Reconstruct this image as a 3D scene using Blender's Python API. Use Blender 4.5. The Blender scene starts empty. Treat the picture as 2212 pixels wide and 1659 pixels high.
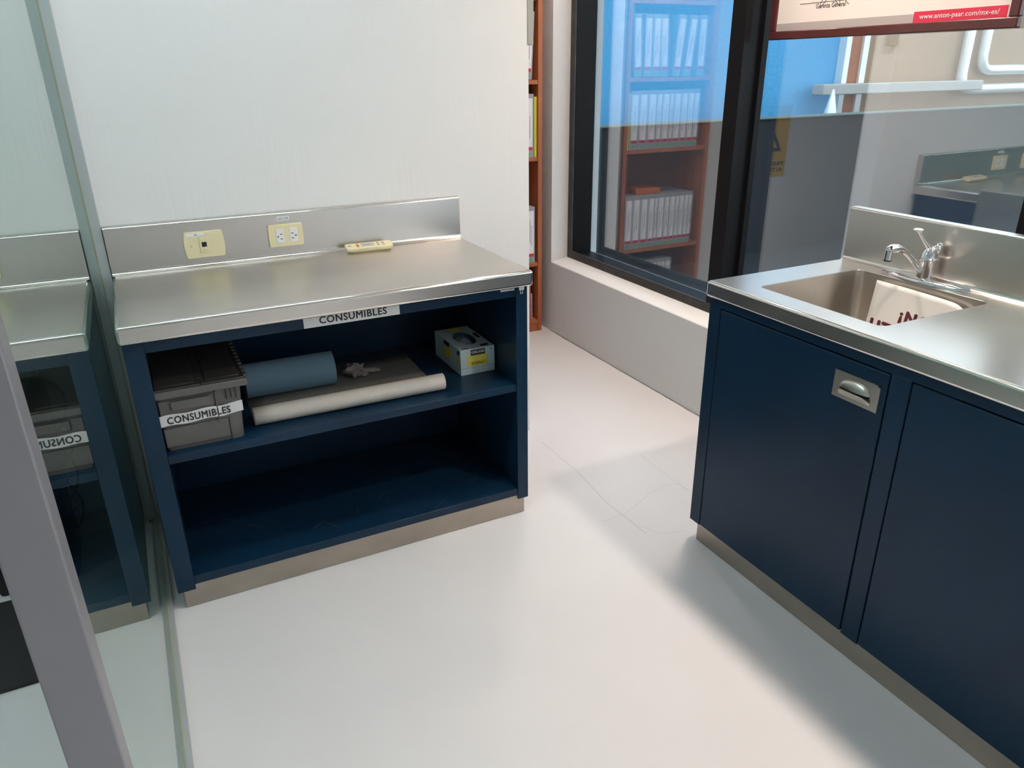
import bpy, bmesh, math, random
from mathutils import Vector, Matrix, noise
PI = math.pi
random.seed(7)
S = bpy.context.scene
C = S.collection

# ------------------------------------------------------------------ camera
def look(yaw, p, r):
    cy, sy = math.cos(yaw), math.sin(yaw)
    f = Vector((sy*math.cos(p), cy*math.cos(p), math.sin(p)))
    rt = Vector((cy, -sy, 0)); up = rt.cross(f)
    r2 = rt*math.cos(r) + up*math.sin(r); u2 = -rt*math.sin(r) + up*math.cos(r)
    return Matrix((r2, u2, -f)).transposed()
cam_d = bpy.data.cameras.new('camera'); cam = bpy.data.objects.new('camera', cam_d); C.objects.link(cam)
M3 = look(.4605, -.4005, -.0133).to_4x4(); M3.translation = (.1012, -2.6334, 1.4831)
cam.matrix_world = M3
cam_d.sensor_width = 36; cam_d.lens = 1609.4/2212*36; cam_d.clip_start = .02
S.camera = cam
# ------------------------------------------------------------------ world, exposure
S.view_settings.view_transform = 'Standard'; S.view_settings.look = 'None'
S.view_settings.gamma = 1; S.view_settings.use_curve_mapping = False
S.view_settings.exposure = 0.36
W = bpy.data.worlds.new('world'); S.world = W; W.use_nodes = True
bg = W.node_tree.nodes['Background']; bg.inputs[0].default_value = (.80, .92, 1, 1); bg.inputs[1].default_value = 2.8
FLUO = 27.0     # emission of the fluorescent tubes
WARM = 320.0     # emission of the recessed downlights
CH = 2.6        # ceiling height

# ------------------------------------------------------------------ materials
def mat(name, col, rough=.5, metal=0, spec=.5, coat=0, bump=None, var=None):
    m = bpy.data.materials.new(name); m.use_nodes = True; N = m.node_tree.nodes; L = m.node_tree.links
    b = N['Principled BSDF']
    b.inputs['Base Color'].default_value = (*col, 1); b.inputs['Roughness'].default_value = rough
    b.inputs['Metallic'].default_value = metal; b.inputs['Specular IOR Level'].default_value = spec
    b.inputs['Coat Weight'].default_value = coat
    tc = N.new('ShaderNodeTexCoord')
    def noise_node(scale, stretch, detail=3):
        mp = N.new('ShaderNodeMapping'); mp.inputs['Scale'].default_value = stretch
        L.new(tc.outputs['Object'], mp.inputs[0])
        n = N.new('ShaderNodeTexNoise'); n.inputs['Scale'].default_value = scale; n.inputs['Detail'].default_value = detail
        L.new(mp.outputs[0], n.inputs['Vector']); return n
    if bump:
        scale, stretch, strength, dist = bump
        n = noise_node(scale, stretch); bp = N.new('ShaderNodeBump')
        bp.inputs['Strength'].default_value = strength; bp.inputs['Distance'].default_value = dist
        L.new(n.outputs[0], bp.inputs['Height']); L.new(bp.outputs[0], b.inputs['Normal'])
    if var:
        scale, stretch, col2, lo, hi = var
        n = noise_node(scale, stretch, 4); rp = N.new('ShaderNodeMapRange')
        rp.inputs[1].default_value = lo; rp.inputs[2].default_value = hi
        L.new(n.outputs[0], rp.inputs[0]); mx = N.new('ShaderNodeMix'); mx.data_type = 'RGBA'
        mx.inputs[6].default_value = (*col, 1); mx.inputs[7].default_value = (*col2, 1)
        L.new(rp.outputs[0], mx.inputs[0]); L.new(mx.outputs[2], b.inputs['Base Color'])
    return m
def emis(name, col, strength):
    m = bpy.data.materials.new(name); m.use_nodes = True; b = m.node_tree.nodes['Principled BSDF']
    b.inputs['Base Color'].default_value = (.8, .8, .8, 1)
    b.inputs['Emission Color'].default_value = (*col, 1); b.inputs['Emission Strength'].default_value = strength
    return m
def glass(name, tint, refl, power, rough=.0, base=0.0):
    """thin coated pane: transparent + mirror, more mirror at grazing angles"""
    m = bpy.data.materials.new(name); m.use_nodes = True; N = m.node_tree.nodes; L = m.node_tree.links
    N.remove(N['Principled BSDF']); out = N['Material Output']
    t = N.new('ShaderNodeBsdfTransparent'); t.inputs[0].default_value = (*tint, 1)
    g = N.new('ShaderNodeBsdfGlossy'); g.inputs[0].default_value = (*refl, 1); g.inputs['Roughness'].default_value = rough
    lw = N.new('ShaderNodeLayerWeight'); lw.inputs[0].default_value = .5
    fr = N.new('ShaderNodeMath'); fr.operation = 'POWER'; fr.inputs[1].default_value = power
    mr = N.new('ShaderNodeMath'); mr.operation = 'MULTIPLY_ADD'; mr.use_clamp = True
    mr.inputs[1].default_value = 1-base; mr.inputs[2].default_value = base
    mx = N.new('ShaderNodeMixShader')
    L.new(lw.outputs['Facing'], fr.inputs[0]); L.new(fr.outputs[0], mr.inputs[0]); L.new(mr.outputs[0], mx.inputs[0])
    L.new(t.outputs[0], mx.inputs[1]); L.new(g.outputs[0], mx.inputs[2]); L.new(mx.outputs[0], out.inputs[0])
    return m
M = dict(
    wall=mat('wall_paint', (.78, .78, .77), .75, bump=(60, (1, 1, .10), .32, .003)),
    wallg=mat('wall_plaster', (.68, .68, .68), .8, bump=(26, (1, 1, 1), .5, .006)),
    ceil=mat('ceiling_white', (.82, .82, .8), .8),
    floor=mat('floor_paint', (.63, .64, .655), .42, spec=.35, bump=(5, (1, 1, 1), .08, .01), var=(2.2, (1, 1, 1), (.60, .61, .63), .35, .75)),
    crack=mat('floor_crack', (.36, .36, .36), .9),
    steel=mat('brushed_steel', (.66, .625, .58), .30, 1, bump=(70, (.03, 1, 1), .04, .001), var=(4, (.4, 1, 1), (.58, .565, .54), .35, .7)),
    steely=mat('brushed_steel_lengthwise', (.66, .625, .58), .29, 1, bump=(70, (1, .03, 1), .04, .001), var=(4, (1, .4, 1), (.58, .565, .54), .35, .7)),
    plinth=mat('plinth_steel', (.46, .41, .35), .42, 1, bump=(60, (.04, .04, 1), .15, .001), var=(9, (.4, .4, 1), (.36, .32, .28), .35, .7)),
    blue=mat('blue_enamel', (.0048, .027, .062), .34, spec=.26, bump=(260, (1, 1, 1), .05, .0006), var=(3, (1, 1, 1), (.0042, .021, .049), .4, .7)),
    polish=mat('polished_steel_edge', (.78, .76, .72), .13, 1),
    chrome=mat('chrome', (.86, .86, .88), .07, 1),
    satin=mat('satin_metal', (.55, .53, .48), .33, 1),
    dark=mat('opening_shade', (.006, .006, .007), .6),  # near-black pieces stand in for the shade inside openings
    black=mat('black_anodised', (.006, .006, .007), .40, spec=.16),
    blackrim=mat('weathered_black_rim', (.030, .028, .026), .6, var=(14, (1, 1, 1), (.06, .055, .05), .5, .8)),
    alu=mat('aluminium_satin', (.32, .32, .34), .45, .6),
    chan=mat('channel_aluminium', (.42, .46, .46), .4, .3),
    seal=mat('glazing_seal', (.30, .32, .24), .6),
    white=mat('white_label', (.80, .80, .80), .5),
    ink=mat('black_ink', (.012, .012, .015), .5),
    maroon=mat('maroon_ink', (.10, .012, .02), .5),
    cream=mat('cream_plastic', (.74, .66, .42), .35),
    plastw=mat('white_plastic', (.78, .79, .80), .35),
    grey=mat('grey_plastic', (.125, .12, .115), .5, bump=(120, (1, 1, 1), .06, .001)),
    lid=mat('shaded_lid_plastic', (.045, .043, .041), .5),  # darker than the bin: shade under the worktop is put into this colour
    blup=mat('blue_paper', (.18, .30, .40), .8, bump=(160, (1, 1, 1), .2, .001)),
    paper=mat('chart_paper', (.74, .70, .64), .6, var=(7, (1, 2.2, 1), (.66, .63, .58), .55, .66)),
    paperf=mat('chart_paper_flat_grey', (.22, .215, .20), .6, bump=(30, (1, 1, 1), .3, .003)),  # darker grey for the flat part of the sheet
    paperg=mat('sign_paper', (.76, .74, .70), .45),
    latex=mat('latex', (.30, .25, .24), .6),
    gbox=mat('glove_carton', (.50, .66, .72), .5),
    yellow=mat('yellow_print', (.78, .66, .05), .5),
    palegreen=mat('pale_print', (.75, .78, .35), .5),
    wood=mat('cherry_laminate', (.42, .14, .055), .45, var=(18, (1, 1, .08), (.34, .10, .04), .35, .7)),
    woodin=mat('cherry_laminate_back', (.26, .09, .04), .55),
    bind=mat('binder_grey', (.30, .31, .34), .5),
    bindl=mat('binder_label', (.76, .74, .77), .5),
    bred=mat('binder_band_red', (.50, .03, .06), .5),
    bgreen=mat('binder_dot_green', (.08, .42, .10), .5),
    lime=mat('lime_plastic', (.62, .62, .05), .5),
    pink=mat('pink_card', (.62, .16, .18), .6),
    mahog=mat('mahogany', (.085, .018, .016), .3, coat=.3, var=(20, (1, 8, 8), (.06, .012, .010), .35, .7)),
    cert=mat('certificate_paper', (.80, .72, .66), .4),
    certg=mat('certificate_grey', (.42, .37, .36), .4),
    certr=mat('certificate_red', (.62, .03, .07), .4),
    rubber=mat('black_rubber', (.012, .013, .014), .8),
    signy=mat('sign_yellow', (.72, .42, .03), .5),
    sky=mat('exterior_blue_paint', (.09, .40, .72), .8, bump=(30, (1, 1, 1), .4, .02)),
    ext=mat('exterior_tan_paint', (.36, .23, .14), .85, bump=(20, (1, 1, 1), .4, .01)),
    copg=mat('coping_grey_green', (.10, .15, .14), .7),
    extd=mat('exterior_bitumen', (.010, .014, .020), .85),
    extp=mat('exterior_pipe', (.85, .88, .88), .25, .3),
    extg=mat('exterior_grey', (.42, .42, .40), .7),
    tube=emis('fluorescent_tube', (.86, .96, 1.0), FLUO),
    warm=emis('downlight_lens', (1.0, .82, .70), WARM),
    warm2=emis('downlight_lens_mid', (1.0, .81, .68), WARM*.72),  # weaker emission, set by the floor brightness near the lamp
    warm3=emis('downlight_lens_dim', (1.0, .81, .68), WARM*.42),
    fix=mat('fixture_white', (.85, .85, .85), .4),
    pane=glass('window_glass', (.93, .96, .97), (.90, .92, .94), 3, base=.29),
    part=glass('partition_glass', (.74, .83, .80), (.84, .91, .89), 2.6, base=.05),
)

# ------------------------------------------------------------------ mesh helpers
def quadbox(bm, x0, x1, y0, y1, z0, z1):
    v = [bm.verts.new(p) for p in ((x0,y0,z0),(x1,y0,z0),(x1,y1,z0),(x0,y1,z0),(x0,y0,z1),(x1,y0,z1),(x1,y1,z1),(x0,y1,z1))]
    for f in ((3,2,1,0),(4,5,6,7),(0,1,5,4),(1,2,6,5),(2,3,7,6),(3,0,4,7)): bm.faces.new([v[i] for i in f])
    return v
def prism(bm, pts, ax, a, b):
    """polygon pts in the two other axes, extruded along ax from a to b"""
    def P(p, t):
        return {'x': (t, p[0], p[1]), 'y': (p[0], t, p[1]), 'z': (p[0], p[1], t)}[ax]
    A = [bm.verts.new(P(p, a)) for p in pts]; B = [bm.verts.new(P(p, b)) for p in pts]
    n = len(pts)
    for i in range(n): bm.faces.new((A[i], A[(i+1)%n], B[(i+1)%n], B[i]))
    bm.faces.new(A[::-1]); bm.faces.new(B)
def tube(bm, path, rad, seg=12, caps=True):
    path = [Vector(p) for p in path]; rings = []
    rads = rad if isinstance(rad, (list, tuple)) else [rad]*len(path)
    up = Vector((0, 0, 1))
    for i, p in enumerate(path):
        t = (path[min(i+1, len(path)-1)] - path[max(i-1, 0)]).normalized()
        u = up if abs(t.dot(up)) < .95 else Vector((1, 0, 0))
        a = t.cross(u).normalized(); b = t.cross(a)
        rings.append([bm.verts.new(p + rads[i]*(a*math.cos(2*PI*k/seg) + b*math.sin(2*PI*k/seg))) for k in range(seg)])
    for r0, r1 in zip(rings, rings[1:]):
        for k in range(seg): bm.faces.new((r0[k], r0[(k+1)%seg], r1[(k+1)%seg], r1[k]))
    if caps: bm.faces.new(rings[0][::-1]); bm.faces.new(rings[-1])
def lathe(bm, prof, cx, cy, seg=24, ax=None):
    """prof: list of (r, z)"""
    rings = []
    for r, z in prof:
        rings.append([bm.verts.new((cx + r*math.cos(2*PI*k/seg), cy + r*math.sin(2*PI*k/seg), z)) for k in range(seg)])
    for r0, r1 in zip(rings, rings[1:]):
        for k in range(seg): bm.faces.new((r0[k], r0[(k+1)%seg], r1[(k+1)%seg], r1[k]))
    bm.faces.new(rings[0][::-1]); bm.faces.new(rings[-1])
def obj(name, bm, m, parent=None, bevel=0, seg=2, smooth=True, angle=35, loc=None, rot=None):
    bmesh.ops.recalc_face_normals(bm, faces=bm.faces[:])
    me = bpy.data.meshes.new(name); bm.to_mesh(me); bm.free()
    if m: me.materials.append(m)
    if smooth:
        for p in me.polygons: p.use_smooth = True
        me.set_sharp_from_angle(angle=math.radians(angle))
    o = bpy.data.objects.new(name, me); C.objects.link(o)
    if parent: o.parent = parent
    if loc: o.location = loc
    if rot: o.rotation_euler = rot
    if bevel:
        b = o.modifiers.new('bevel', 'BEVEL'); b.width = bevel; b.segments = seg; b.limit_method = 'ANGLE'; b.angle_limit = math.radians(40)
        b.harden_normals = False
    return o
def box(name, x0, x1, y0, y1, z0, z1, m, parent=None, bevel=0, seg=2, **k):
    bm = bmesh.new(); quadbox(bm, x0, x1, y0, y1, z0, z1); return obj(name, bm, m, parent, bevel, seg, **k)
def boxes(name, bl, m, parent=None, bevel=0, **k):
    bm = bmesh.new()
    for b in bl: quadbox(bm, *b)
    return obj(name, bm, m, parent, bevel, **k)
def tag(o, label=None, cat=None, group=None, kind=None):
    if label: o['label'] = label
    if cat: o['category'] = cat
    if group: o['group'] = group
    if kind: o['kind'] = kind
    return o
def thing(name, label, cat, loc=(0, 0, 0), rotz=0, group=None):
    o = bpy.data.objects.new(name, None); C.objects.link(o); o.location = loc; o.rotation_euler = (0, 0, rotz)
    o.empty_display_size = .05
    return tag(o, label, cat, group)
def merge(o, bm, m):
    """surface marks become part of the mesh of o, with their own material"""
    o.data.materials.append(m); k = len(o.data.materials)-1
    for f in bm.faces: f.material_index = k
    tmp = bpy.data.meshes.new('tmp'); bm.to_mesh(tmp); bm.free()
    b2 = bmesh.new(); b2.from_mesh(o.data); b2.from_mesh(tmp); b2.to_mesh(o.data); b2.free(); bpy.data.meshes.remove(tmp)
def struct(o): o['kind'] = 'structure'; return o
def text(name, s, width, height, origin, xd, yd, m, parent=None, bold=.0, lift=.0004, font_h=.7):
    """lettering as thin mesh; origin = lower left corner; fitted to width x cap height"""
    cu = bpy.data.curves.new('t', 'FONT'); cu.body = s; cu.size = 1; cu.resolution_u = 3; cu.space_character = 1.0 + bold*5
    t = bpy.data.objects.new('t', cu); C.objects.link(t)
    dg = bpy.context.evaluated_depsgraph_get(); me = bpy.data.meshes.new_from_object(t.evaluated_get(dg))
    bpy.data.objects.remove(t); bpy.data.curves.remove(cu)
    xs = [v.co.x for v in me.vertices]; ys = [v.co.y for v in me.vertices]
    x0, x1, y0, y1 = min(xs), max(xs), min(ys), max(ys)
    if bold:     # thicken the strokes with slightly shifted copies of the outlines
        vs = [v.co.copy() for v in me.vertices]; fs = [tuple(p.vertices) for p in me.polygons]; n = len(vs); V2 = []; F2 = []
        for k, (dx, dy) in enumerate(((0, 0), (bold, 0), (-bold, 0), (0, bold), (0, -bold), (bold*.7, bold*.7), (-bold*.7, -bold*.7), (bold*.7, -bold*.7), (-bold*.7, bold*.7))):
            V2 += [(p.x+dx*1.3, p.y+dy, k*3e-5) for p in vs]; F2 += [tuple(i+k*n for i in f) for f in fs]
        bpy.data.meshes.remove(me); me = bpy.data.meshes.new(name); me.from_pydata(V2, [], F2)
    X = Vector(xd).normalized(); Y = Vector(yd).normalized(); Z = X.cross(Y); O = Vector(origin)
    for v in me.vertices:
        u = (v.co.x-x0)/(x1-x0)*width; w = (v.co.y-y0)/(y1-y0)*height
        v.co = O + X*u + Y*w + Z*(lift + v.co.z)
    me.materials.clear(); me.materials.append(m); me.name = name
    o = bpy.data.objects.new(name, me); C.objects.link(o)
    if parent: o.parent = parent
    return o
def arc(cx, cy, r, a0, a1, n):
    return [(cx + r*math.cos(math.radians(a0+(a1-a0)*i/n)), cy + r*math.sin(math.radians(a0+(a1-a0)*i/n))) for i in range(n+1)]
def rrect(x0, x1, y0, y1, r, n=5):
    return arc(x1-r, y1-r, r, 0, 90, n) + arc(x0+r, y1-r, r, 90, 180, n) + arc(x0+r, y0+r, r, 180, 270, n) + arc(x1-r, y0+r, r, 270, 360, n)

# ------------------------------------------------------------------ the room
XW = 2.2475      # inner face of the window wall
GX = 2.476       # window glass
SILL = .425
floor = struct(box('floor', -3.1, XW+.05, -5.1, 1.62, -.1, 0, M['floor']))
bm = bmesh.new()
def crack(pts, w=.0014):
    for (xa, ya), (xb, yb) in zip(pts, pts[1:]):
        d = Vector((xb-xa, yb-ya, 0)); n = Vector((-d.y, d.x, 0)).normalized()*w/2
        v = [bm.verts.new(Vector((xa, ya, .0004))-n), bm.verts.new(Vector((xb, yb, .0004))-n), bm.verts.new(Vector((xb, yb, .0004))+n), bm.verts.new(Vector((xa, ya, .0004))+n)]
        bm.faces.new(v)
crack([(1.482, -.129), (1.485, -.412), (1.461, -.665), (1.471, -.899)], .0016)
crack([(1.789, -.42), (1.778, -.621), (1.781, -.749)], .0010)
crack([(1.376, -.765), (1.467, -.763), (1.553, -.731), (1.63, -.692), (1.721, -.671), (1.781, -.679), (1.778, -.739)], .0009)
crack([(1.478, -.845), (1.513, -.918), (1.566, -.939), (1.60, -.942)], .0009)
merge(floor, bm, M['crack'])
struct(box('ceiling', -3.1, 2.6, -5.1, 1.62, CH, CH+.1, M['ceil']))
struct(box('wall_back', -3.0, 1.494, 0, .12, 0, CH, M['wall'], bevel=.004))
struct(box('wall_far', -.6, 2.6, 1.5, 1.62, 0, CH, M['wall']))
struct(box('wall_corridor', -.7, -.6, .12, 1.62, 0, CH, M['wallg']))
struct(box('wall_left', -3.1, -3.0, -5.1, .12, 0, CH, M['wall']))
struct(box('wall_front', -3.1, 2.6, -5.2, -5.1, 0, CH, M['wall']))
bm = bmesh.new()   # window wall: parapet with sloping sill, jamb beyond the window, lintel
prism(bm, [(XW, 0), (2.56, 0), (2.56, .445), (2.36, .445), (XW+.004, SILL+.002), (XW, SILL-.002)], 'y', -5.1, 1.15)
quadbox(bm, XW, 2.56, 1.15, 1.5, 0, CH)
quadbox(bm, XW, 2.56, -5.1, 1.15, 2.35, CH)
wr = struct(obj('wall_right', bm, M['wallg'], smooth=False))
bm = bmesh.new()
y = 1.15
prev = None
while y > -1.0:     # dark uneven joint where wall meets floor
    x = XW - .002 - .0035*noise.noise(Vector((y*9, 3, 1)))
    if prev: 
        a, b = prev, (x, y); w = .0022 + .0018*noise.noise(Vector((y*14, 0, 7)))
        bm.faces.new([bm.verts.new((a[0]-w, a[1], .0005)), bm.verts.new((b[0]-w, b[1], .0005)), bm.verts.new((b[0]+.0015, b[1], .0005)), bm.verts.new((a[0]+.0015, a[1], .0005))])
    prev = (x, y); y -= .02
merge(wr, bm, M['rubber'])

# ------------------------------------------------------------------ window
win = struct(bpy.data.objects.new('window_1', None)); C.objects.link(win); win.location = (0, 0, 0)
FX = 2.362
ZB0, ZB1, ZT = .440, .488, 2.30
def ring_frame(bm, y0, y1):   # not used for glass, only shape
    pass
bm = bmesh.new()
quadbox(bm, FX, 2.50, -4.9, 1.148, ZB0, ZB1-.018)            # bottom channel
quadbox(bm, FX, 2.50, -4.9, 1.148, ZT, ZT+.05)
quadbox(bm, FX+.012, 2.50, 1.116, 1.148, ZB1-.018, ZT)       # far jamb
obj('window_frame', bm, M['black'], win, bevel=.002)
bm = bmesh.new()
quadbox(bm, FX-.006, FX+.004, -4.9, 1.149, ZB0-.002, ZB1)
quadbox(bm, FX-.006, FX+.004, 1.105, 1.149, ZB1, ZT)
obj('frame_rim', bm, M['blackrim'], win, bevel=.001)
panes = [(-.085, 1.116), (-1.36, -.166), (-2.64, -1.44), (-3.92, -2.72)]
for y1, y0 in ((-.085, -.166), (-1.36, -1.44), (-2.64, -2.72)):
    bm = bmesh.new()
    quadbox(bm, FX, FX+.03, y0, y1, ZB1-.018, ZT); quadbox(bm, FX+.03, 2.50, y0+.012, y1-.012, ZB1-.018, ZT)
    quadbox(bm, GX-.02, GX+.01, y0-.006, y1+.006, ZB1-.018, ZT)
    obj('mullion', bm, M['black'], win, bevel=.0015)
for y0, y1 in panes:
    box('pane', GX-.003, GX+.003, y0-.004, y1+.004, ZB1-.019, ZT+.001, M['pane'], win, smooth=False)

# ------------------------------------------------------------------ outside the window
gd = struct(box('ground_outside', 2.57, 16, -8, 6, -.05, 0, M['extd']))
pw = struct(box('parapet_outside', 2.7, 15, 2.1, 2.25, 0, 1.085, M['extd']))
box('coping', 2.7, 15, 2.08, 2.27, 1.085, 1.092, M['copg'], pw)
struct(box('wall_outside_blue', 2.6, 6.85, 3.3, 3.5, 0, 2.7, M['sky']))
struct(box('wall_outside_tan', 6.95, 15, 3.3, 3.5, 0, 2.7, M['ext']))
pil = thing('steel_column', 'pale steel column outside between the blue and the tan wall', 'column', (6.9, 3.3, 0))
boxes('flange', [(-.09, -.02, -.09, 0, 0, 5.0), (.16, .24, -.09, 0, 0, 5.0)], M['extp'], pil)
box('web', -.02, .16, -.06, 0, 0, 5.0, M['wood'], pil)
tag(box('rail', 6.4, 8.88, 3.05, 3.2, 1.20, 1.30, M['extg'], bevel=.01), 'pale horizontal rail outside, running across the tan wall below the pipes', 'rail')
bm = bmesh.new(); lathe(bm, [(.11, 0), (.10, .7), (.07, 1.0), (.012, 1.25), (.004, 1.26)], 0, 0, 12)
tag(obj('marker_cone', bm, M['extp'], loc=(6.42, 2.95, 0)), 'white pointed cone outside, standing before the blue wall', 'cone')
for x, z, lab in ((8.72, 1.20, 'outer white bent pipe on the tan outside wall, the lower of two'), (9.02, 1.40, 'inner white bent pipe on the tan outside wall, the upper of two')):
    bm = bmesh.new(); r = .16
    path = [(x, 3.22, 4.6), (x, 3.22, z+r)] + [(x+r-r*math.cos(a*PI/12), 3.22, z+r-r*math.sin(a*PI/12)) for a in range(1, 6)] + [(x+r, 3.22, z), (13, 3.22, z)]
    tube(bm, path, .055, 12); tag(obj('drain_pipe', bm, M['extp']), lab, 'pipe', 'bent pipes outside the window')

# ------------------------------------------------------------------ ceiling lights
def fluorescent(x, y, lab):
    t = thing('fluorescent_fixture', lab, 'ceiling light', (x, y, CH), 0, 'fluorescent fixtures on the ceiling')
    bm = bmesh.new(); quadbox(bm, -.62, .62, -.15, .15, -.05, -.001)
    obj('housing', bm, M['fix'], t, bevel=.006)
    for s in (-1, 1):
        bm = bmesh.new(); tube(bm, [(-.59, s*.07, -.075), (.59, s*.07, -.075)], .014, 12)
        obj('tube_lamp', bm, M['tube'], t)
        for e in (-.60, .60): box('lamp_holder', e-.01, e+.01, s*.07-.012, s*.07+.012, -.09, -.05, M['fix'], t)
fluorescent(.40, -1.05, 'white two-tube fluorescent fixture above the left worktop, reflected in its edge')
fluorescent(-1.6, -1.0, 'added unseen two-tube fill fixture beyond the glass partition')  # unseen fixture, added as fill light from the left room
def downlight(x, y, lab, lens='warm'):
    t = thing('downlight', lab, 'ceiling light', (x, y, CH), 0, 'round warm downlights along the window')
    bm = bmesh.new(); seg = 32; A = []
    for r, z in ((.118, -.001), (.118, -.105), (.106, -.105), (.102, -.020), (.102, -.001)):
        A.append([bm.verts.new((r*math.cos(2*PI*k/seg), r*math.sin(2*PI*k/seg), z)) for k in range(seg)])
    for a, b in zip(A, A[1:]):
        for k in range(seg): bm.faces.new((a[k], a[(k+1)%seg], b[(k+1)%seg], b[k]))
    obj('can', bm, M['fix'], t)
    bm = bmesh.new(); lathe(bm, [(.096, -.008), (.096, -.016)], 0, 0, 32); obj('lens', bm, M[lens], t)
downlight(1.96, -.66, 'round warm downlight above the sink end of the right counter', 'warm2')
downlight(2.0, -2.03, 'round warm downlight above the middle of the right counter')
downlight(1.97, .62, 'round warm downlight in front of the bookcase', 'warm3')
downlight(2.0, -3.4, 'round warm downlight furthest from the bookcase')

# ------------------------------------------------------------------ left storage cabinet
CW = 1.1833; FY = -.582
cab = thing('storage_cabinet', 'open dark blue metal cabinet with one shelf against the back wall', 'cabinet', (0, 0, 0))
for x0, x1 in ((.006, .056), (1.138, 1.178)):
    box('side_panel', x0, x1, FY, -.02, .061, .85, M['blue'], cab, bevel=.0015)
box('back_panel', .05, 1.14, -.035, -.02, .07, .85, M['blue'], cab)
box('top_rail', .056, 1.138, FY+.003, FY+.03, .812, .85, M['blue'], cab, bevel=.001)
box('shelf', .056, 1.138, FY+.004, -.035, .481, .507, M['blue'], cab, bevel=.0015)
base = box('bottom_panel', .056, 1.138, FY+.004, -.035, .076, .104, M['blue'], cab, bevel=.0015)
bm = bmesh.new()
random.seed(3)
for k in range(26):
    x = random.uniform(.1, 1.08); y0 = random.uniform(-.57, -.25); a = random.uniform(0, 6.3); c = random.uniform(-3, 3); l = random.uniform(.01, .07)
    p = Vector((x, y0, .1043))
    for i in range(6):
        q = p + Vector((math.cos(a), math.sin(a), 0))*l/6; a += c*l*1.2
        if q.y < -.572 or q.y > -.05: break
        n = Vector((-math.sin(a), math.cos(a), 0))*.0004
        bm.faces.new([bm.verts.new(p-n), bm.verts.new(q-n), bm.verts.new(q+n), bm.verts.new(p+n)]); p = q
merge(base, bm, mat('scratch_metal', (.22, .20, .16), .7))
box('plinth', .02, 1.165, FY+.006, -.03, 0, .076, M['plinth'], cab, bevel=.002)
lb = box('shelf_label', .467, .750, FY+.0022, FY+.0034, .813, .8495, M['white'], cab)
tag(lb, 'white strip reading CONSUMIBLES')
text('lettering', 'CONSUMIBLES', .198, .0205, (.512, FY+.0022, .821), (1, 0, 0), (0, 0, 1), M['ink'], lb, .022)
lb = box('asset_label', 1.084, 1.133, FY+.0022, FY+.0032, .834, .849, M['plastw'], cab)
text('lettering', 'N1A 55001', .042, .0065, (1.0875, FY+.0022, .838), (1, 0, 0), (0, 0, 1), M['ink'], lb, .005)
bm = bmesh.new(); quadbox(bm, 1.148, 1.166, FY-.002, FY, .832, .842); quadbox(bm, 1.152, 1.154, FY-.0015, FY, .822, .832); quadbox(bm, 1.160, 1.162, FY-.0015, FY, .822, .832); quadbox(bm, 1.152, 1.162, FY-.0015, FY, .820, .822)
obj('plastic_clip', bm, M['plastw'], cab, bevel=.0005)

def backsplash_profile(h, d, r=.012, tr=.006):
    # (depth toward room, height): back is 0
    return [(0, 0), (0, h)] + arc(d-tr, h-tr, tr, 90, 0, 5) + [(d, r)] + [(d+r-r*math.cos(math.radians(a)), r-r*math.sin(math.radians(a))) for a in range(15, 90, 15)] + [(d+r, .0002), (d+r, 0)]
def edge_polish(o):
    o.data.materials.append(M['polish'])
    for p in o.data.polygons:
        n = p.normal
        if n.z > .12 and n.z < .97 and (abs(n.x) < .02 or abs(n.y) < .02): p.material_index = 1
    return o
wt = thing('steel_worktop', 'brushed steel worktop with upstand on the open blue cabinet', 'worktop', (0, 0, 0))
box('counter_top', 0, CW, -.6152, -.003, .850, .900, M['steel'], wt, bevel=.009, seg=5)
ct_ = bpy.data.objects['counter_top']; ct_.data.materials.append(M['polish']); ct_.modifiers['bevel'].material = 1
bm = bmesh.new(); prism(bm, [(-.003-d, .9+z) for d, z in backsplash_profile(.149, .029)], 'x', .001, CW-.001)
edge_polish(obj('backsplash', bm, M['steel'], wt, angle=50))

# outlets on the upstand
BY = -.0322
def plate(name, x0, x1, z0, z1, bulge, parent, m):
    pts = [(x0+.004, z0), (x1-.004, z0)] + [(x1 + bulge*math.sin(PI*i/8) - .001, z0+.003+(z1-z0-.006)*i/8) for i in range(9)] + [(x1-.004, z1), (x0+.004, z1)] + [(x0 - bulge*math.sin(PI*i/8) + .001, z1-.003-(z1-z0-.006)*i/8) for i in range(9)]
    bm = bmesh.new(); prism(bm, pts, 'y', BY-.007, BY+.0005); return obj(name, bm, m, parent, bevel=.0015)
d = thing('data_outlet', 'cream wall plate with a single square data jack on the steel upstand', 'outlet', (0, 0, 0))
plate('cover_plate', .224, .342, .928, 1.013, .004, d, M['cream'])
box('jack_insert', .268, .296, BY-.0095, BY-.006, .945, .995, M['cream'], d, bevel=.001)
box('jack_opening', .2745, .2895, BY-.0100, BY-.009, .9635, .979, M['dark'], d)
lb = box('paper_label', .232, .286, BY-.0078, BY-.0068, .999, 1.009, M['white'], d)
text('lettering', '06', .008, .006, (.256, BY-.0078, 1.001), (1, 0, 0), (0, 0, 1), M['ink'], lb)
text('lettering', 'CAT 6', .015, .005, (.275, BY-.0095, .9495), (1, 0, 0), (0, 0, 1), mat('grey_ink', (.45, .42, .3), .5), d)
bm = bmesh.new(); tube(bm, [(.242, BY-.0078, .968), (.242, BY-.006, .968)], .003, 10); obj('screw', bm, M['satin'], d)
d = thing('power_outlet', 'cream wall plate with two white power sockets on the steel upstand', 'outlet', (0, 0, 0))
plate('cover_plate', .486, .600, .936, 1.011, .0015, d, M['cream'])
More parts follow.
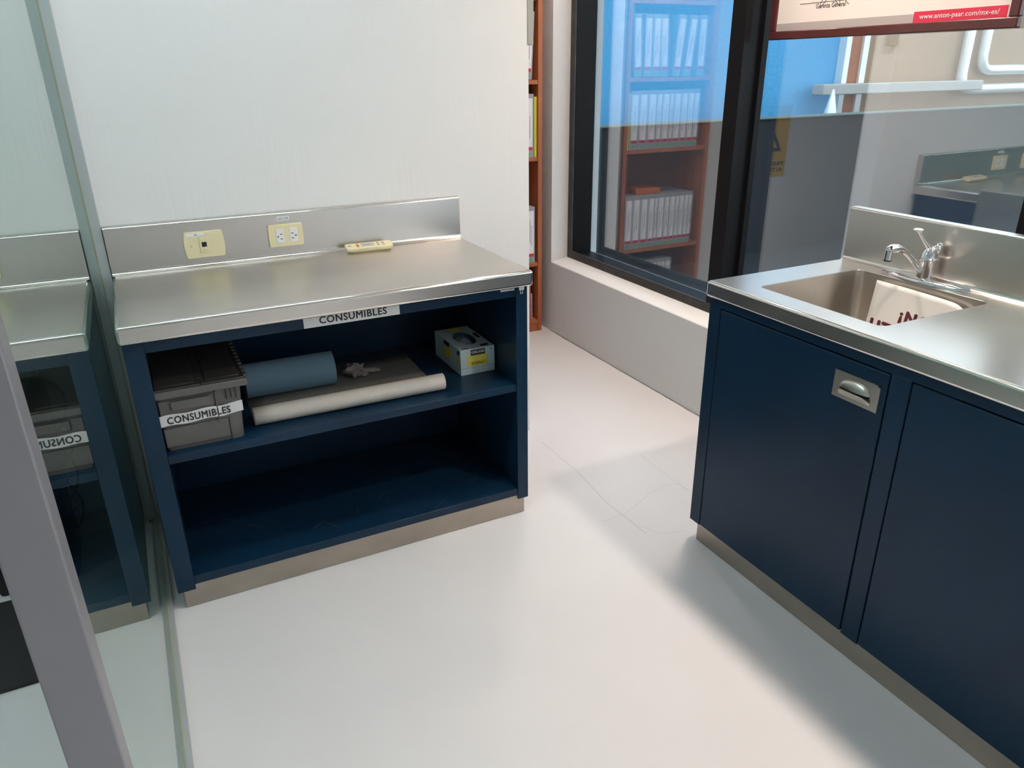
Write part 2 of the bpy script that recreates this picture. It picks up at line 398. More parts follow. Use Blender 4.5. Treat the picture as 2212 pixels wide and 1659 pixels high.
for x0, s in ((.510, 1), (.555, -1)):
    so = box('socket', x0, x0+.026, BY-.0088, BY-.006, .950, .996, M['plastw'], d, bevel=.001)
    cx = x0+.013
    boxes('slot', [(cx+s*.004-.004, cx+s*.004+.004, BY-.0094, BY-.0086, .962, .9642), (cx+s*.004-.004, cx+s*.004+.004, BY-.0094, BY-.0086, .978, .9802)], M['dark'], so)
    bm = bmesh.new(); tube(bm, [(cx-s*.007, BY-.0094, .971), (cx-s*.007, BY-.0084, .971)], .0026, 10); obj('ground_hole', bm, M['dark'], so)
lb = tag(box('voltage_label', .520, .561, BY-.0012, BY+.0002, 1.0225, 1.0365, M['white']), 'small white voltage sticker on the steel upstand above the sockets', 'label')
text('lettering', '120 V.CR', .034, .0075, (.5235, BY-.0012, 1.0255), (1, 0, 0), (0, 0, 1), M['ink'], lb)

# remote control leaning on the cove
rc = thing('remote_control', 'cream handheld remote lying at the foot of the steel upstand', 'remote control', (.812, -.085, .9105), math.radians(-2))
rc.rotation_euler = (math.radians(12), 0, math.radians(-2.5))
bm = bmesh.new(); prism(bm, rrect(-.083, .083, -.023, .023, .010, 4), 'z', -.001, .0115); obj('body', bm, M['cream'], rc, bevel=.003, seg=3)
bm = bmesh.new(); prism(bm, rrect(-.072, .078, -.018, .018, .008, 4), 'z', -.007, .0); obj('battery_cover', bm, M['cream'], rc, bevel=.002)
box('display', -.028, .018, -.012, .013, .0112, .0122, mat('display_grey', (.42, .44, .46), .3), rc)
box('red_mark', -.044, -.036, -.012, .012, .0112, .0122, mat('remote_red', (.5, .12, .05), .5), rc)
for x, y in ((-.068, 0), (.032, -.008), (.032, .008), (.05, -.008), (.05, .008)):
    box('button', x-.005, x+.005, y-.004, y+.004, .0112, .0130, mat('button_grey', (.35, .36, .33), .5), rc, bevel=.001)
text('lettering', '00:00', .022, .007, (-.018, -.003, .0122), (1, 0, 0), (0, 1, 0), M['ink'], rc)

# ------------------------------------------------------------------ things on the shelf
SZ = .507
bn = thing('storage_bin', 'grey plastic lidded bin with a CONSUMIBLES strip on the left of the shelf', 'bin', (.160, -.345, SZ))
def loft(bm, secs):
    R = [[bm.verts.new((x, y, z)) for x, y in pts] for pts, z in secs]
    for a, b in zip(R, R[1:]):
        for k in range(len(a)): bm.faces.new((a[k], a[(k+1)%len(a)], b[(k+1)%len(b)], b[k]))
    bm.faces.new(R[0][::-1]); bm.faces.new(R[-1])
bm = bmesh.new(); loft(bm, [(rrect(-.100, .106, -.200, .215, .012, 3), .0), (rrect(-.103, .110, -.204, .218, .012, 3), .075), (rrect(-.106, .116, -.210, .222, .012, 3), .165)])
obj('body', bm, M['grey'], bn)
def slanted(bm, x0, x1, z0, z1, off, th):
    f = lambda z: -.200 - .010*z/.165
    v = [bm.verts.new(p) for p in ((x0, f(z0)-off-th, z0), (x1, f(z0)-off-th, z0), (x1, f(z1)-off-th, z1), (x0, f(z1)-off-th, z1), (x0, f(z0)-off+.001, z0), (x1, f(z0)-off+.001, z0), (x1, f(z1)-off+.001, z1), (x0, f(z1)-off+.001, z1))]
    for q in ((0,1,2,3),(7,6,5,4),(0,4,5,1),(1,5,6,2),(2,6,7,3),(3,7,4,0)): bm.faces.new([v[i] for i in q])
bm = bmesh.new()
slanted(bm, -.100, .070, .012, .070, 0, .004); slanted(bm, -.100, .040, .110, .155, 0, .003); slanted(bm, .044, .048, .06, .16, 0, .006); slanted(bm, .072, .076, .0, .07, 0, .006)
for x in (.075, .088, .101): slanted(bm, x, x+.003, .128, .165, 0, .007)
slanted(bm, -.07, .03, .125, .152, .003, .008)
obj('front_ribs', bm, M['grey'], bn, bevel=.0012)
bm = bmesh.new()
quadbox(bm, -.120, .134, -.226, -.205, .165, .186); quadbox(bm, -.120, .134, .222, .236, .165, .186); quadbox(bm, -.120, -.106, -.205, .222, .165, .186); quadbox(bm, .114, .134, -.205, .222, .165, .186)
obj('rim', bm, M['grey'], bn, bevel=.003)
random.seed(5)
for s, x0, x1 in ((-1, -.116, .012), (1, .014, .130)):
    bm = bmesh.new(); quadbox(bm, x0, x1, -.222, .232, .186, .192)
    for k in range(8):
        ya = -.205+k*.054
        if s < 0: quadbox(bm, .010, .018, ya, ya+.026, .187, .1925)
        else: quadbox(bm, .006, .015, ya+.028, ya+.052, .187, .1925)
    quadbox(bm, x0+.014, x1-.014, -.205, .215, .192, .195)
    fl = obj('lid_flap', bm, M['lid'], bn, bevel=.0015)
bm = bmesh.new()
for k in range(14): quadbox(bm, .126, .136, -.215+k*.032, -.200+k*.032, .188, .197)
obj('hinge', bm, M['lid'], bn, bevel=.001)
bm = bmesh.new()      # wavy adhesive strip across the front
n = 16; A = []; 
for i in range(n+1):
    x = -.104 + .218*i/n; dz = .002*math.sin(i*.9) + .004*(i/n)
    off = .0045 if x < .07 else .0012
    f = lambda z: -.200 - .010*z/.165
    z0, z1 = .079+dz, .112+dz
    A.append([bm.verts.new((x, f(z0)-off-.0012, z0)), bm.verts.new((x, f(z1)-off-.0012, z1)), bm.verts.new((x, f(z1)-off-.0002, z1)), bm.verts.new((x, f(z0)-off-.0002, z0))])
for a, b in zip(A, A[1:]):
    for k in range(4): bm.faces.new((a[k], a[(k+1)%4], b[(k+1)%4], b[k]))
lb = obj('adhesive_label', bm, M['white'], bn)
tx = text('lettering', 'CONSUMIBLES', .165, .021, (-.086, -.2118, .0855), (1, 0, .012), (0, -.05, 1), M['ink'], lb, .022)
# blue roll
bm = bmesh.new(); tube(bm, [(-.14, 0, 0), (.145, 0, 0)], .056, 40)
o = obj('blue_towel_roll', bm, M['blup'], loc=(.455, -.268, SZ+.057), rot=(0, 0, math.radians(-2))); tag(o, 'blue paper towel roll lying on the shelf beside the grey bin', 'paper roll')
# chart paper
bm = bmesh.new(); prof = [(.36, .0012), (.30, .0016), (.2, .0012), (.1, .0014), (.045, .002), (.020, .006)]
cyy, czz = .0, .0290
spir = [(cyy + (.0275-.0028*t)*math.cos(math.radians(-70-360*t)), czz + (.0275-.0028*t)*math.sin(math.radians(-70-360*t))) for t in [i/28 for i in range(0, 52)]]
prof = [(.385, .0012), (.30, .0016), (.2, .0012), (.12, .0012), (.05, .0012), (.0085, .0010)] + spir
nx = 10; G = []
for i in range(nx+1):
    x = -.305 + .590*i/nx; row = []
    for j, (a, b) in enumerate(prof):
        k = 1 if j > 5 else 0
        row.append(bm.verts.new((x + (.0 if k == 0 else .012*(i/nx)), a - .012*(i/nx)*k*0, b)))
    G.append(row)
for a, b in zip(G, G[1:]):
    for j in range(len(prof)-1): bm.faces.new((a[j], a[j+1], b[j+1], b[j]))
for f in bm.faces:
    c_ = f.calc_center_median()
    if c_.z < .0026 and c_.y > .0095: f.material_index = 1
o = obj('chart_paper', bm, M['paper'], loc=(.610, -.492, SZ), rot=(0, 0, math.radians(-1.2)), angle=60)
o.data.materials.append(M['paperf'])
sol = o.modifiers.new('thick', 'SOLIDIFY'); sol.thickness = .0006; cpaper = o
bm = bmesh.new(); prof = [(.082, .002), (.074, .006), (.064, .016), (.054, .025), (.044, .029), (.034, .027), (.026, .020)]; G = []
for i in range(nx+1):
    x = -.300 + .585*i/nx; k = 1 - .35*i/nx
    G.append([bm.verts.new((x, .02+(a-.02)*k, b)) for a, b in prof])
for a, b in zip(G, G[1:]):
    for j in range(len(prof)-1): bm.faces.new((a[j], a[j+1], b[j+1], b[j]))
o2 = obj('loose_layer', bm, M['paper'], o, angle=60); s2 = o2.modifiers.new('thick', 'SOLIDIFY'); s2.thickness = .0006
tag(o, 'cream sheet of wide paper lying on the shelf with its front edge rolled up', 'paper')
# second loose layer behind the roll
# crumpled glove
bm = bmesh.new(); bmesh.ops.create_icosphere(bm, subdivisions=4, radius=.03)
for v in bm.verts:
    v.co.z *= .8; v.co.y *= .8; nn = noise.noise(v.co*50)*.026 + noise.noise(v.co*120)*.014; v.co += v.co.normalized()*nn
    v.co.x *= 1.15; v.co.z = max(v.co.z, -.012)
for a, l, h in ((-.12, .075, .004), (-2.1, .044, .014)):
    pts = [(math.cos(a)*l*t + .004*math.sin(9*t+a), math.sin(a)*l*t, -.004 + h*math.sin(PI*t) - .002*t) for t in (.1, .3, .5, .7, .85, 1)]
    tube(bm, pts, [.011, .010, .0075, .009, .0075, .004], 8)
o = obj('glove', bm, M['latex'], loc=(.690, -.245, SZ+.0155)); tag(o, 'crumpled greyish latex glove lying on the paper sheet', 'glove')
# glove carton
gb = thing('glove_box', 'pale blue carton of nitrile gloves on the right of the shelf', 'box', (1.067, -.422, SZ))
bm = bmesh.new()
w, dd, h = .064, .240, .092
outer = [(-w, 0), (w, 0), (w, dd), (-w, dd)]
v = quadbox(bm, -w, w, 0, dd, 0, h); bm.faces.ensure_lookup_table()
top = [f for f in bm.faces if all(abs(q.co.z-h) < 1e-5 for q in f.verts)][0]; bm.faces.remove(top)
hole = [bm.verts.new((.036*math.cos(2*PI*k/24), .115+.07*math.sin(2*PI*k/24), h)) for k in range(24)]
he = [bm.edges.new((hole[k], hole[(k+1)%24])) for k in range(24)]
oe = [e for e in bm.edges if all(abs(q.co.z-h) < 1e-5 for q in e.verts) and e not in he]
bmesh.ops.triangle_fill(bm, edges=he+oe, use_beauty=True)
obj('carton', bm, M['gbox'], gb, smooth=False)
box('carton_shade', -w+.004, w-.004, .004, dd-.004, .03, .055, M['dark'], gb)  # black block standing in for the shade inside the carton
bm = bmesh.new(); bmesh.ops.create_icosphere(bm, subdivisions=4, radius=.03)
for q in bm.verts:
    q.co.y *= 1.5; q.co += q.co.normalized()*(noise.noise(q.co*40)*.016); q.co.z = q.co.z*.75
obj('protruding_glove', bm, mat('nitrile', (.24, .30, .42), .6), gb, loc=(.0, .105, .075))
box('black_tag', -.026, .028, -.0008, .001, .068, .088, M['ink'], gb)
text('lettering', 'KIRKLAND', .048, .0095, (-.023, -.0008, .0745), (1, 0, 0), (0, 0, 1), M['white'], gb, .02)
bm = bmesh.new(); prism(bm, rrect(-.038, .038, .030, .067, .006, 4), 'y', -.0006, .001); yl = obj('yellow_panel', bm, M['yellow'], gb)
text('lettering', 'GUANTES', .066, .014, (-.033, -.0006, .047), (1, 0, 0), (0, 0, 1), M['palegreen'], yl, .03)
text('lettering', 'DE NITRILO', .046, .0085, (-.023, -.0006, .034), (1, 0, 0), (0, 0, 1), M['ink'], yl, .02)
boxes('printed_line', [(-.062, .062, -.0004, .001, .0235, .0243), (.046, .056, -.0004, .001, .081, .084)], mat('teal_ink', (.05, .16, .22), .5), gb)
for y0, y1, z0, z1, m in ((.012, .03, .034, .066, 'yellow'), (.09, .15, .030, .068, 'yellow'), (.012, .03, .070, .084, 'ink'), (.10, .15, .072, .088, 'ink')):
    box('side_print', -w-.0005, -w+.001, y0, y1, z0, z1, M[m], gb)
for x0, x1, y0, y1, m in ((-.055, -.030, .008, .016, 'ink'), (.02, .05, .014, .03, 'ink'), (-.02, .03, .2, .235, 'yellow'), (.045, .058, .10, .15, 'ink')):
    box('top_print', x0, x1, y0, y1, h-.001, h+.0005, M[m], gb)

# ------------------------------------------------------------------ right sink cabinet
RX = 1.592; RY = -.973; RE = -3.4
sc = thing('sink_cabinet', 'dark blue metal cabinet with flush doors under the sink worktop', 'cabinet', (0, 0, 0))
bm = bmesh.new()
quadbox(bm, RX, RX+.03, RY-.047, RY, .070, .85)
quadbox(bm, RX+.03, 2.16, RY-.02, RY, .070, .85)
quadbox(bm, RX, RX+.03, RE, RY-.047, .824, .85)
ys = [RY-.047]
for k in range(3):
    a = -1.600 - .637*k; quadbox(bm, RX, RX+.03, a-.053, a-.001, .070, .824)
obj('carcass', bm, M['blue'], sc, bevel=.0012)
box('bottom_panel', RX+.02, 2.15, RE, RY-.02, .072, .088, M['blue'], sc)
box('back_panel', 2.14, 2.16, RE, RY-.02, .088, .70, M['blue'], sc)
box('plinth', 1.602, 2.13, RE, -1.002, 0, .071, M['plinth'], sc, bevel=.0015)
def door(y1, y0, handle):
    dr = box('door', RX-.001, RX+.019, y0+.003, y1-.004, .074, .8195, M['blue'], sc, bevel=.002)
    if handle:
        yb, ya, z0, z1 = y0+.148, y0+.016, .716, .786
        X = RX-.001
        hd = bpy.data.objects.new('handle', None); C.objects.link(hd); hd.parent = dr
        hd.empty_display_size = .02
        bm = bmesh.new()
        quadbox(bm, X-.0035, X+.0005, ya, yb, z0, z1)
        quadbox(bm, X-.0045, X-.003, ya, ya+.006, z0, z1); quadbox(bm, X-.0045, X-.003, ya, yb, z1-.004, z1)
        cy = (ya+yb)/2+.002; hw = .046; zc = .750
        # hood: half dome over the upper half, tapering to both ends
        n, k = 16, 8; R = []
        for i in range(n+1):
            s = -1+2*i/n; pr = max(0, 1-s*s)**.5; row = []
            for j in range(k+1):
                a = PI/2*j/k
                row.append(bm.verts.new((X-.0035-.013*pr*math.cos(a), cy+hw*s, zc+.024*pr*math.sin(a)**1.0)))
            R.append(row)
        for a, b in zip(R, R[1:]):
            for j in range(k): bm.faces.new((a[j], a[j+1], b[j+1], b[j]))
        # lower lip
        lip = [(X-.0040, cy-.046, .732), (X-.011, cy-.040, .739), (X-.0135, cy-.030, .743), (X-.0145, cy, .744), (X-.0135, cy+.030, .743), (X-.011, cy+.040, .739), (X-.0040, cy+.046, .732)]
        for a, b in zip(lip, lip[1:]):
            v = [bm.verts.new(a), bm.verts.new(b), bm.verts.new((X-.0038, b[1], .727)), bm.verts.new((X-.0038, a[1], .727))]; bm.faces.new(v)
        tube(bm, lip, .0016, 8)
        o = obj('handle', bm, M['satin'], dr, angle=40); bpy.data.objects.remove(hd); o['label'] = 'satin metal cup pull'
        box('recess_shade', X-.0042, X-.0036, cy-.043, cy+.043, .742, .754, M['dark'], None).parent = o  # dark strip painted as the shade under the hood
door(-1.020, -1.600, True); door(-1.653, -2.237, False); door(-2.290, -2.874, False)

sw = thing('sink_worktop', 'brushed steel worktop with a built-in square sink by the window', 'worktop', (0, 0, 0))
X0, X1, Y0, Y1, Z0, Z1 = 1.574, 2.170, RE, -.969, .852, .900
bm = bmesh.new()
v = quadbox(bm, X0, X1, Y0, Y1, Z0, Z1)
hole = rrect(1.655, 2.070, -1.508, -1.094, .022, 5)
for zz in (Z1, Z0):
    f = [f for f in bm.faces if all(abs(q.co.z-zz) < 1e-5 for q in f.verts)][0]; oe = list(f.edges); bm.faces.remove(f)
    hv = [bm.verts.new((x, y, zz)) for x, y in hole]; he = [bm.edges.new((hv[k], hv[(k+1)%len(hv)])) for k in range(len(hv))]
    if zz == Z1: top = hv
    else: bot = hv
    bmesh.ops.triangle_fill(bm, edges=he+oe, use_beauty=True)
o = obj('counter_top', bm, M['steely'], sw, bevel=.008, seg=4); o.data.materials.append(M['polish']); o.modifiers['bevel'].material = 1
o.modifiers['bevel'].angle_limit = math.radians(60); 
bm = bmesh.new()
secs = []
for off, z, r in ((.002, .8992, .022), (.0022, .8975, .022), (.003, .85, .030), (.006, .68, .032), (.010, .652, .036), (.022, .640, .038), (.045, .637, .034)):
    secs.append([bm.verts.new((x, y, z)) for x, y in rrect(1.655-.002+off, 2.070+.002-off, -1.508-.002+off, -1.094+.002-off, r, 6)])
for a, b in zip(secs, secs[1:]):
    for k in range(len(a)): bm.faces.new((a[k], a[(k+1)%len(a)], b[(k+1)%len(b)], b[k]))
bm.faces.new(secs[-1])
bw = obj('sink_bowl', bm, M['steely'], sw, angle=60)
s = bw.modifiers.new('thick', 'SOLIDIFY'); s.thickness = .0012; s.offset = 1
bm = bmesh.new(); lathe(bm, [(.042, .6375), (.042, .6395), (.030, .6395), (.028, .6385)], 1.862, -1.300, 24); obj('drain', bm, M['chrome'], sw)
bm = bmesh.new(); prism(bm, [(2.170-d_, .9+z) for d_, z in backsplash_profile(.166, .032)], 'y', RE+.001, Y1-.001)
edge_polish(obj('backsplash', bm, M['steely'], sw, angle=50))

# faucet
fc = thing('faucet', 'chrome single-lever faucet behind the sink', 'faucet', (2.100, -1.290, .900))
bm = bmesh.new()
n = 28; ring = []
pts = []
for i in range(n):
    a = 2*PI*i/n; t = math.sin(a); pts.append((.034*math.cos(a)*(1-.30*abs(t)**1.5), .142*t))
loft(bm, [(pts, 0), ([(x, y) for x, y in pts], .008), ([(x*.94, y*.985) for x, y in pts], .011), ([(x*.6, y*.6) for x, y in pts], .016)])
obj('base_plate', bm, M['chrome'], fc, angle=50)
bm = bmesh.new(); lathe(bm, [(.027, .008), (.027, .012), (.0235, .015), (.0235, .062), (.0265, .065), (.0265, .070), (.024, .073), (.022, .088), (.015, .100), (.006, .105)], 0, 0, 28); obj('body', bm, M['chrome'], fc, angle=30)
bm = bmesh.new()
tube(bm, [(-.012, .002, .030), (-.05, .006, .062), (-.085, .010, .090), (-.105, .012, .104), (-.125, .015, .110), (-.145, .017, .110), (-.158, .018, .106)], [.008, .008, .0085, .009, .0115, .0125, .010], 16)
tube(bm, [(-.150, .018, .108), (-.151, .018, .080)], .0115, 18)
obj('spout', bm, M['chrome'], fc, angle=50)
bm = bmesh.new(); tube(bm, [(-.151, .018, .082), (-.151, .018, .0765)], .0105, 18); obj('aerator', bm, M['ink'], fc)
bm = bmesh.new(); tube(bm, [(.010, -.004, .082), (-.008, .002, .104), (-.030, .010, .130), (-.045, .015, .150)], [.014, .009, .0055, .005], 14)
bmesh.ops.create_uvsphere(bm, u_segments=18, v_segments=10, radius=.014, matrix=Matrix.Translation((-.047, .016, .153)) @ Matrix.Diagonal((1, 1, .35, 1)))
bmesh.ops.create_uvsphere(bm, u_segments=20, v_segments=12, radius=.017, matrix=Matrix.Translation((.014, -.010, .094)) @ Matrix.Rotation(math.radians(35), 4, 'Y') @ Matrix.Diagonal((.75, .85, 1.35, 1)))
obj('lever', bm, M['chrome'], fc, angle=50)

# paper notice leaning in the sink
bm = bmesh.new(); nu, nv = 20, 14; G = []
PT = Vector((2.050, -1.176, .887)); DN = Vector((-.030, 0, -.205)); 
def sheet(u, v):   # u 0..1 along -y , v 0..1 downward
    droop = .010*u**3 + .006*u*v
    corner = max(0, u-.86)/.14*max(0, .35-v)/.35
    return Vector((PT.x + DN.x*v*1.0 - .010*math.sin(PI*u)*(.3+v) - .004*corner, PT.y - .290*u - .003*v, PT.z + DN.z*v*1.0 - droop - .016*corner**2))
for i in range(nu+1): G.append([bm.verts.new(sheet(i/nu, j/nv)) for j in range(nv+1)])
for a, b in zip(G, G[1:]):
    for j in range(nv): bm.faces.new((a[j], a[j+1], b[j+1], b[j]))
nt = obj('paper_notice', bm, M['paperg'], angle=80); s = nt.modifiers.new('thick', 'SOLIDIFY'); s.thickness = .0004
tag(nt, 'white paper notice with large dark red letters standing in the sink', 'notice')
# text rows run downward: height is negative in v
def row(s_, u0, vtop, uw, vh):
    o = text('lettering', s_, uw, vh, (u0, 0, 0), (1, 0, 0), (0, 1, 0), M['maroon'], nt, .045, 0)
    for v in o.data.vertices:
        u = v.co.x; w = vtop + vh - v.co.y; zz = v.co.z
        p = sheet(u, w); dp = (sheet(u+.01, w)-p).cross(sheet(u, w+.01)-p).normalized()
        if dp.x > 0: dp = -dp
        v.co = p + dp*(.0009+zz)
row('\u00a1NO', .375, .30, .33, .19)
row('UTILIZAR', .060, .545, .93, .19)

# ------------------------------------------------------------------ glass partition on the left
gp = thing('glass_partition', 'tall greenish glass partition left of the open blue cabinet', 'glass partition', (0, 0, 0))
GLX = -.035
box('glass_panel', GLX-.004, GLX+.004, -1.862, -.004, .004, 2.58, M['part'], gp, smooth=False)
boxes('wall_channel', [(GLX-.020, GLX-.0045, -.022, -.0005, 0, 2.59), (GLX+.0045, GLX+.033, -.022, -.0005, 0, 2.59)], M['chan'], gp, bevel=.001)
boxes('floor_channel', [(GLX-.020, GLX-.0045, -1.862, -.022, 0, .016), (GLX+.0045, GLX+.020, -1.862, -.022, 0, .016)], M['chan'], gp, bevel=.0015)
boxes('seal', [(GLX+.004, GLX+.0065, -1.862, -.022, .012, .019), (GLX-.0065, GLX-.004, -1.862, -.022, .012, .019), (GLX+.004, GLX+.0065, -.024, -.02, .019, 2.58)], M['seal'], gp)
box('post', -.073, -.0215, -1.905, -1.863, 0, 2.595, M['alu'], gp, bevel=.0025, seg=3)
# adjoining room
mt = tag(box('floor_mat', -1.5, -.330, -.715, -.300, 0, .012, M['rubber'], bevel=.004), 'black rubber mat on the floor beyond the glass partition', 'mat')
eq = thing('equipment_case', 'dark equipment case with cables behind the glass partition', 'equipment', (-.36, -.16, 0))
box('case', -.13, .09, -.10, .12, 0, .30, M['rubber'], eq, bevel=.01)
box('upper_case', -.11, .11, -.08, .12, .30, .62, mat('dark_grey_case', (.03, .032, .035), .4), eq, bevel=.008)
bm = bmesh.new()
for k in range(4):
    a0 = random.uniform(0, 3); pts = [(.10+.03*math.sin(a0+t*.7)+.01*k, -.10+.22*t/12, .18+.12*k+.07*math.sin(a0+t*.5)) for t in range(13)]
    tube(bm, pts, .0045, 8)
obj('cable', bm, M['rubber'], eq)

# ------------------------------------------------------------------ bookcase behind the wall end
bk = thing('bookcase', 'cherry wood bookcase full of grey binders beyond the wall end', 'bookcase', (0, 0, 0))
BX0, BX1, BYF, BYB = 1.560, 2.200, 1.178, 1.480
for x in (BX0, BX1-.026): box('side_panel', x, x+.026, BYF, BYB, 0, 2.2, M['wood'], bk, bevel=.001)
box('back_panel', BX0+.026, BX1-.026, BYB-.012, BYB, .06, 2.2, M['woodin'], bk)
shelves = [.070, .425, 1.025, 1.425, 1.83]
for i, z in enumerate(shelves): box('shelf', BX0+.026, BX1-.026, BYF+(.004 if i else 0), BYB-.012, z-.022, z, M['wood'], bk, bevel=.001)
box('plinth', BX0+.026, BX1-.026, BYF+.004, BYF+.02, 0, .048, M['wood'], bk)
box('top_panel', BX0+.026, BX1-.026, BYF, BYB, 2.176, 2.2, M['wood'], bk)
ORD = ['rightmost', 'second from right', 'third from right', 'fourth from right', 'fifth from right', 'sixth from right', 'seventh from right', 'eighth from right', 'ninth from right', 'tenth from right', 'eleventh from right', 'twelfth from right', 'thirteenth from right']
def binder(w, h, lab, group, x, z, tilt=0, m='bind'):
    """x = right edge of its spine"""
    t = thing('binder', lab, 'binder', (x - w/2, BYF+.012, z), 0, group); t.rotation_euler = (0, tilt, 0)
    box('cover', -w/2, w/2, 0, .26, 0, h, M[m], t, bevel=.0015)
    if m == 'bind':
        lw = w*.36
        box('spine_label', -lw, lw, -.0008, .001, .055, h-.022, M['bindl'], t)
        box('red_band', -lw, lw, -.0009, .001, .038, .055, M['bred'], t)
        bm = bmesh.new(); tube(bm, [(0, -.0010, .019), (0, .001, .019)], min(.009, w*.22), 14); obj('green_dot', bm, M['bgreen'], t)
        boxes('print_line', [(-.006, -.004, -.0012, 0, .12, .25), (.004, .006, -.0012, 0, .10, .22)], M['ink'], t)
    return t
SN = {.425: 'shelf above the bottom one', 1.025: 'middle shelf', 1.425: 'upper shelf', .070: 'bottom shelf'}
# shelf .425 : full row
x = 2.160; ws = [.058, .058, .058, .050, .024, .050, .040, .046, .030, .040, .034, .028]
for i, w in enumerate(ws):
    binder(w-.001, .325, 'grey binder, %s on the %s' % (ORD[i], SN[.425]), 'binders on the shelf above the bottom', x, .425); x -= w
    if x < BX0+.05: break
bl = tag(box('binder', 2.156, 2.172, BYF+.012, BYF+.26, 1.025, 1.340, M['lime'], bevel=.001), 'thin lime yellow binder beside the right panel of the middle shelf', 'binder', 'binders on the middle shelf')
x = 2.153; ws = [.062, .062, .064, .040, .055, .030, .055, .050, .048, .040]
for i, w in enumerate(ws):
    binder(w-.001, .330, 'grey binder, %s of the grey ones on the %s' % (ORD[i], SN[1.025]), 'binders on the middle shelf', x, 1.025); x -= w
    if x < BX0+.06: break
for i, (x, tl) in enumerate(((2.142, .05), (2.075, .02), (2.015, .02), (1.955, .05), (1.87, -.09), (1.79, -.10), (1.69, 0))):
    binder(.055, .33, 'grey white-labelled binder, %s on the %s' % (ORD[i], SN[1.425]), 'binders on the upper shelf', x, 1.4275, tl)
x = 2.120; ws = [.050, .050, .034, .048, .052, .030, .03, .045]
for i, w in enumerate(ws):
    binder(w-.001, .27, 'grey binder, %s on the %s' % (ORD[i], SN[.070]), 'binders on the bottom shelf', x, .070); x -= w
box_f = tag(box('folder', 2.126, 2.134, BYF+.02, BYF+.24, .070, .385, M['pink'], bevel=.001, loc=(0, 0, 0)), 'thin pink folder standing near the right panel of the bottom shelf', 'folder')
bm = bmesh.new(); quadbox(bm, -.0015, .0015, 0, .2, 0, .16)
for k in range(14): tube(bm, [(-.002, -.002, .006+k*.011), (.002, -.003, .010+k*.011)], .0016, 6)
tag(obj('spiral_notebook', bm, M['white'], loc=(2.148, BYF+.03, .070)), 'small white spiral notebook beside the pink folder', 'notebook')
tag(box('wooden_block', 1.87, 2.05, BYF+.06, BYF+.2, .7515, .785, mat('orange_wood', (.55, .14, .03), .6), bevel=.002), 'orange wooden board lying on top of the binders', 'board')

# high voltage sign on the far wall
sg = thing('warning_sign', 'yellow high voltage warning sign with a black triangle on the corridor wall', 'sign', (.775, 1.4995, .98))
SWD, SHT = .43, .49
box('sign_board', -SWD/2, SWD/2, -.004, 0, -SHT/2, SHT/2, M['signy'], sg, bevel=.001)
bm = bmesh.new()
def tri(r): return [Vector((r*math.sin(a), r*math.cos(a))) for a in (0, -2*PI/3, 2*PI/3)]
o3, i3 = tri(.185), tri(.135); off = Vector((0, .025))
A = [bm.verts.new((p.x, -.0052, p.y+off.y)) for p in o3]; B = [bm.verts.new((p.x, -.0052, p.y+off.y)) for p in i3]
A2 = [bm.verts.new((p.x, -.003, p.y+off.y)) for p in o3]; B2 = [bm.verts.new((p.x, -.003, p.y+off.y)) for p in i3]
for k in range(3):
    j = (k+1) % 3; bm.faces.new((A[k], A[j], B[j], B[k])); bm.faces.new((A[k], A[j], A2[j], A2[k])); bm.faces.new((B[k], B[j], B2[j], B2[k]))
obj('triangle', bm, M['ink'], sg)
bm = bmesh.new(); prism(bm, [(.012, .11), (-.028, .03), (-.002, .03), (-.014, -.03), (.03, .05), (.004, .05)], 'y', -.0052, -.003); obj('lightning_bolt', bm, M['ink'], sg)
text('lettering', 'PRECAUCI\u00d3N', .38, .033, (-.19, -.0042, -.165), (1, 0, 0), (0, 0, 1), M['ink'], sg, .03)
text('lettering', 'ALTO VOLTAJE', .38, .033, (-.19, -.0042, -.215), (1, 0, 0), (0, 0, 1), M['ink'], sg, .03)

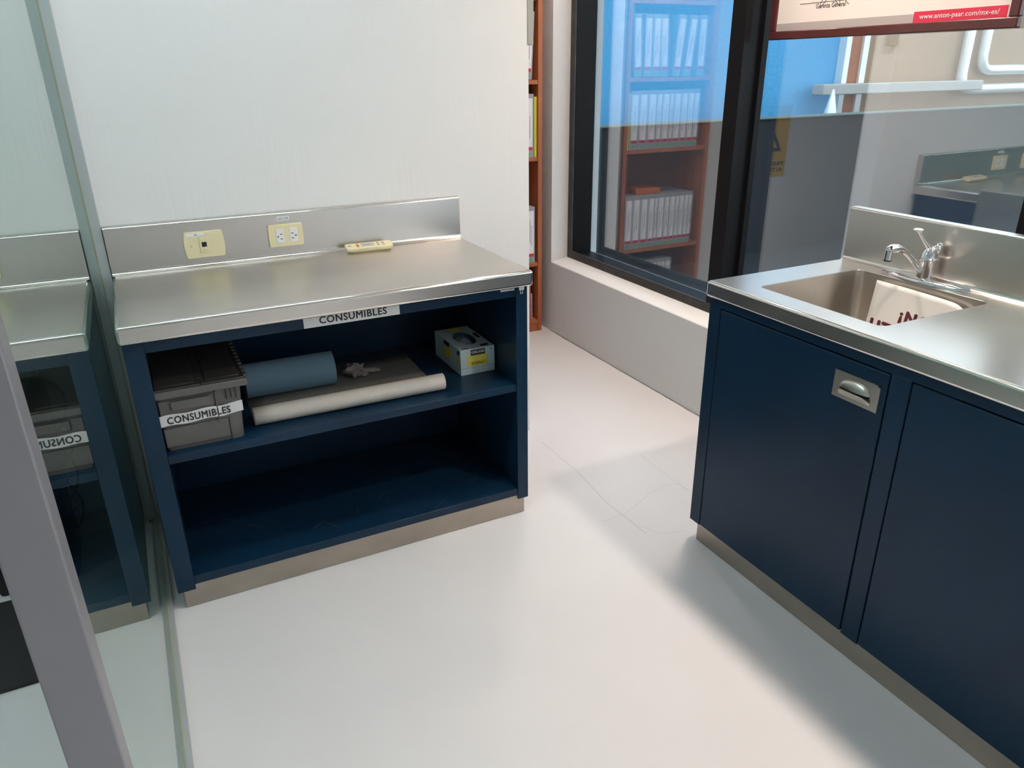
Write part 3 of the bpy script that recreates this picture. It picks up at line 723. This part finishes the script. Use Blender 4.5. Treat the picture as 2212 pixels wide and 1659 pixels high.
# grey box at the wall end
tag(box('junction_box', 1.488, 1.512, -.004, .05, 1.562, 1.80, mat('grey_enamel', (.36, .36, .33), .5), bevel=.002), 'flat grey metal box fixed to the end of the back wall', 'box')

# ------------------------------------------------------------------ certificate on the window
ct = thing('framed_certificate', 'framed certificate in dark mahogany hung on the window glass', 'framed certificate', (0, 0, 0))
cy0, cy1, cz0, cz1, cx = -1.178, -.214, 1.572, 2.25, 2.440
bm = bmesh.new(); fw = .030
quadbox(bm, cx, cx+.024, cy0, cy1, cz0, cz0+fw); quadbox(bm, cx, cx+.024, cy0, cy1, cz1-fw, cz1)
quadbox(bm, cx, cx+.024, cy0, cy0+fw, cz0+fw, cz1-fw); quadbox(bm, cx, cx+.024, cy1-fw, cy1, cz0+fw, cz1-fw)
obj('frame', bm, M['mahog'], ct, bevel=.004, seg=3)
sh = box('certificate_sheet', cx+.008, cx+.022, cy0+fw-.002, cy1-fw+.002, cz0+fw-.002, cz1-fw+.002, M['cert'], ct)
box('grey_band', cx+.0074, cx+.009, -.836, cy1-fw+.001, cz0+fw-.001, cz0+fw+.026, M['certg'], sh)
rb = box('red_band', cx+.0074, cx+.009, -1.140, -.836, cz0+fw-.001, cz0+fw+.032, M['certr'], sh)
text('lettering', 'www.anton-paar.com/mx-es/', .258, .0185, (cx+.0074, -.858, cz0+fw+.006), (0, -1, 0), (0, 0, 1), M['white'], rb, .004)
text('lettering', 'Gerente General', .130, .016, (cx+.008, -.428, cz0+.098), (0, -1, 0), (0, 0, 1), M['ink'], sh, .004)
box('signature_line', cx+.0074, cx+.0085, -.60, -.35, cz0+.1165, cz0+.1180, M['ink'], sh)
bm = bmesh.new(); pts = [(cx+.0074, -.47-.055*math.sin(t*.62)-.004*t, cz0+.122+.022*math.sin(t*1.35+.4)) for t in range(0, 14)]
pp = []
for a, b in zip(pts, pts[1:]):
    for k in range(3): pp.append(Vector(a).lerp(Vector(b), k/3))
tube(bm, pp, .0009, 5); obj('signature', bm, M['ink'], sh)
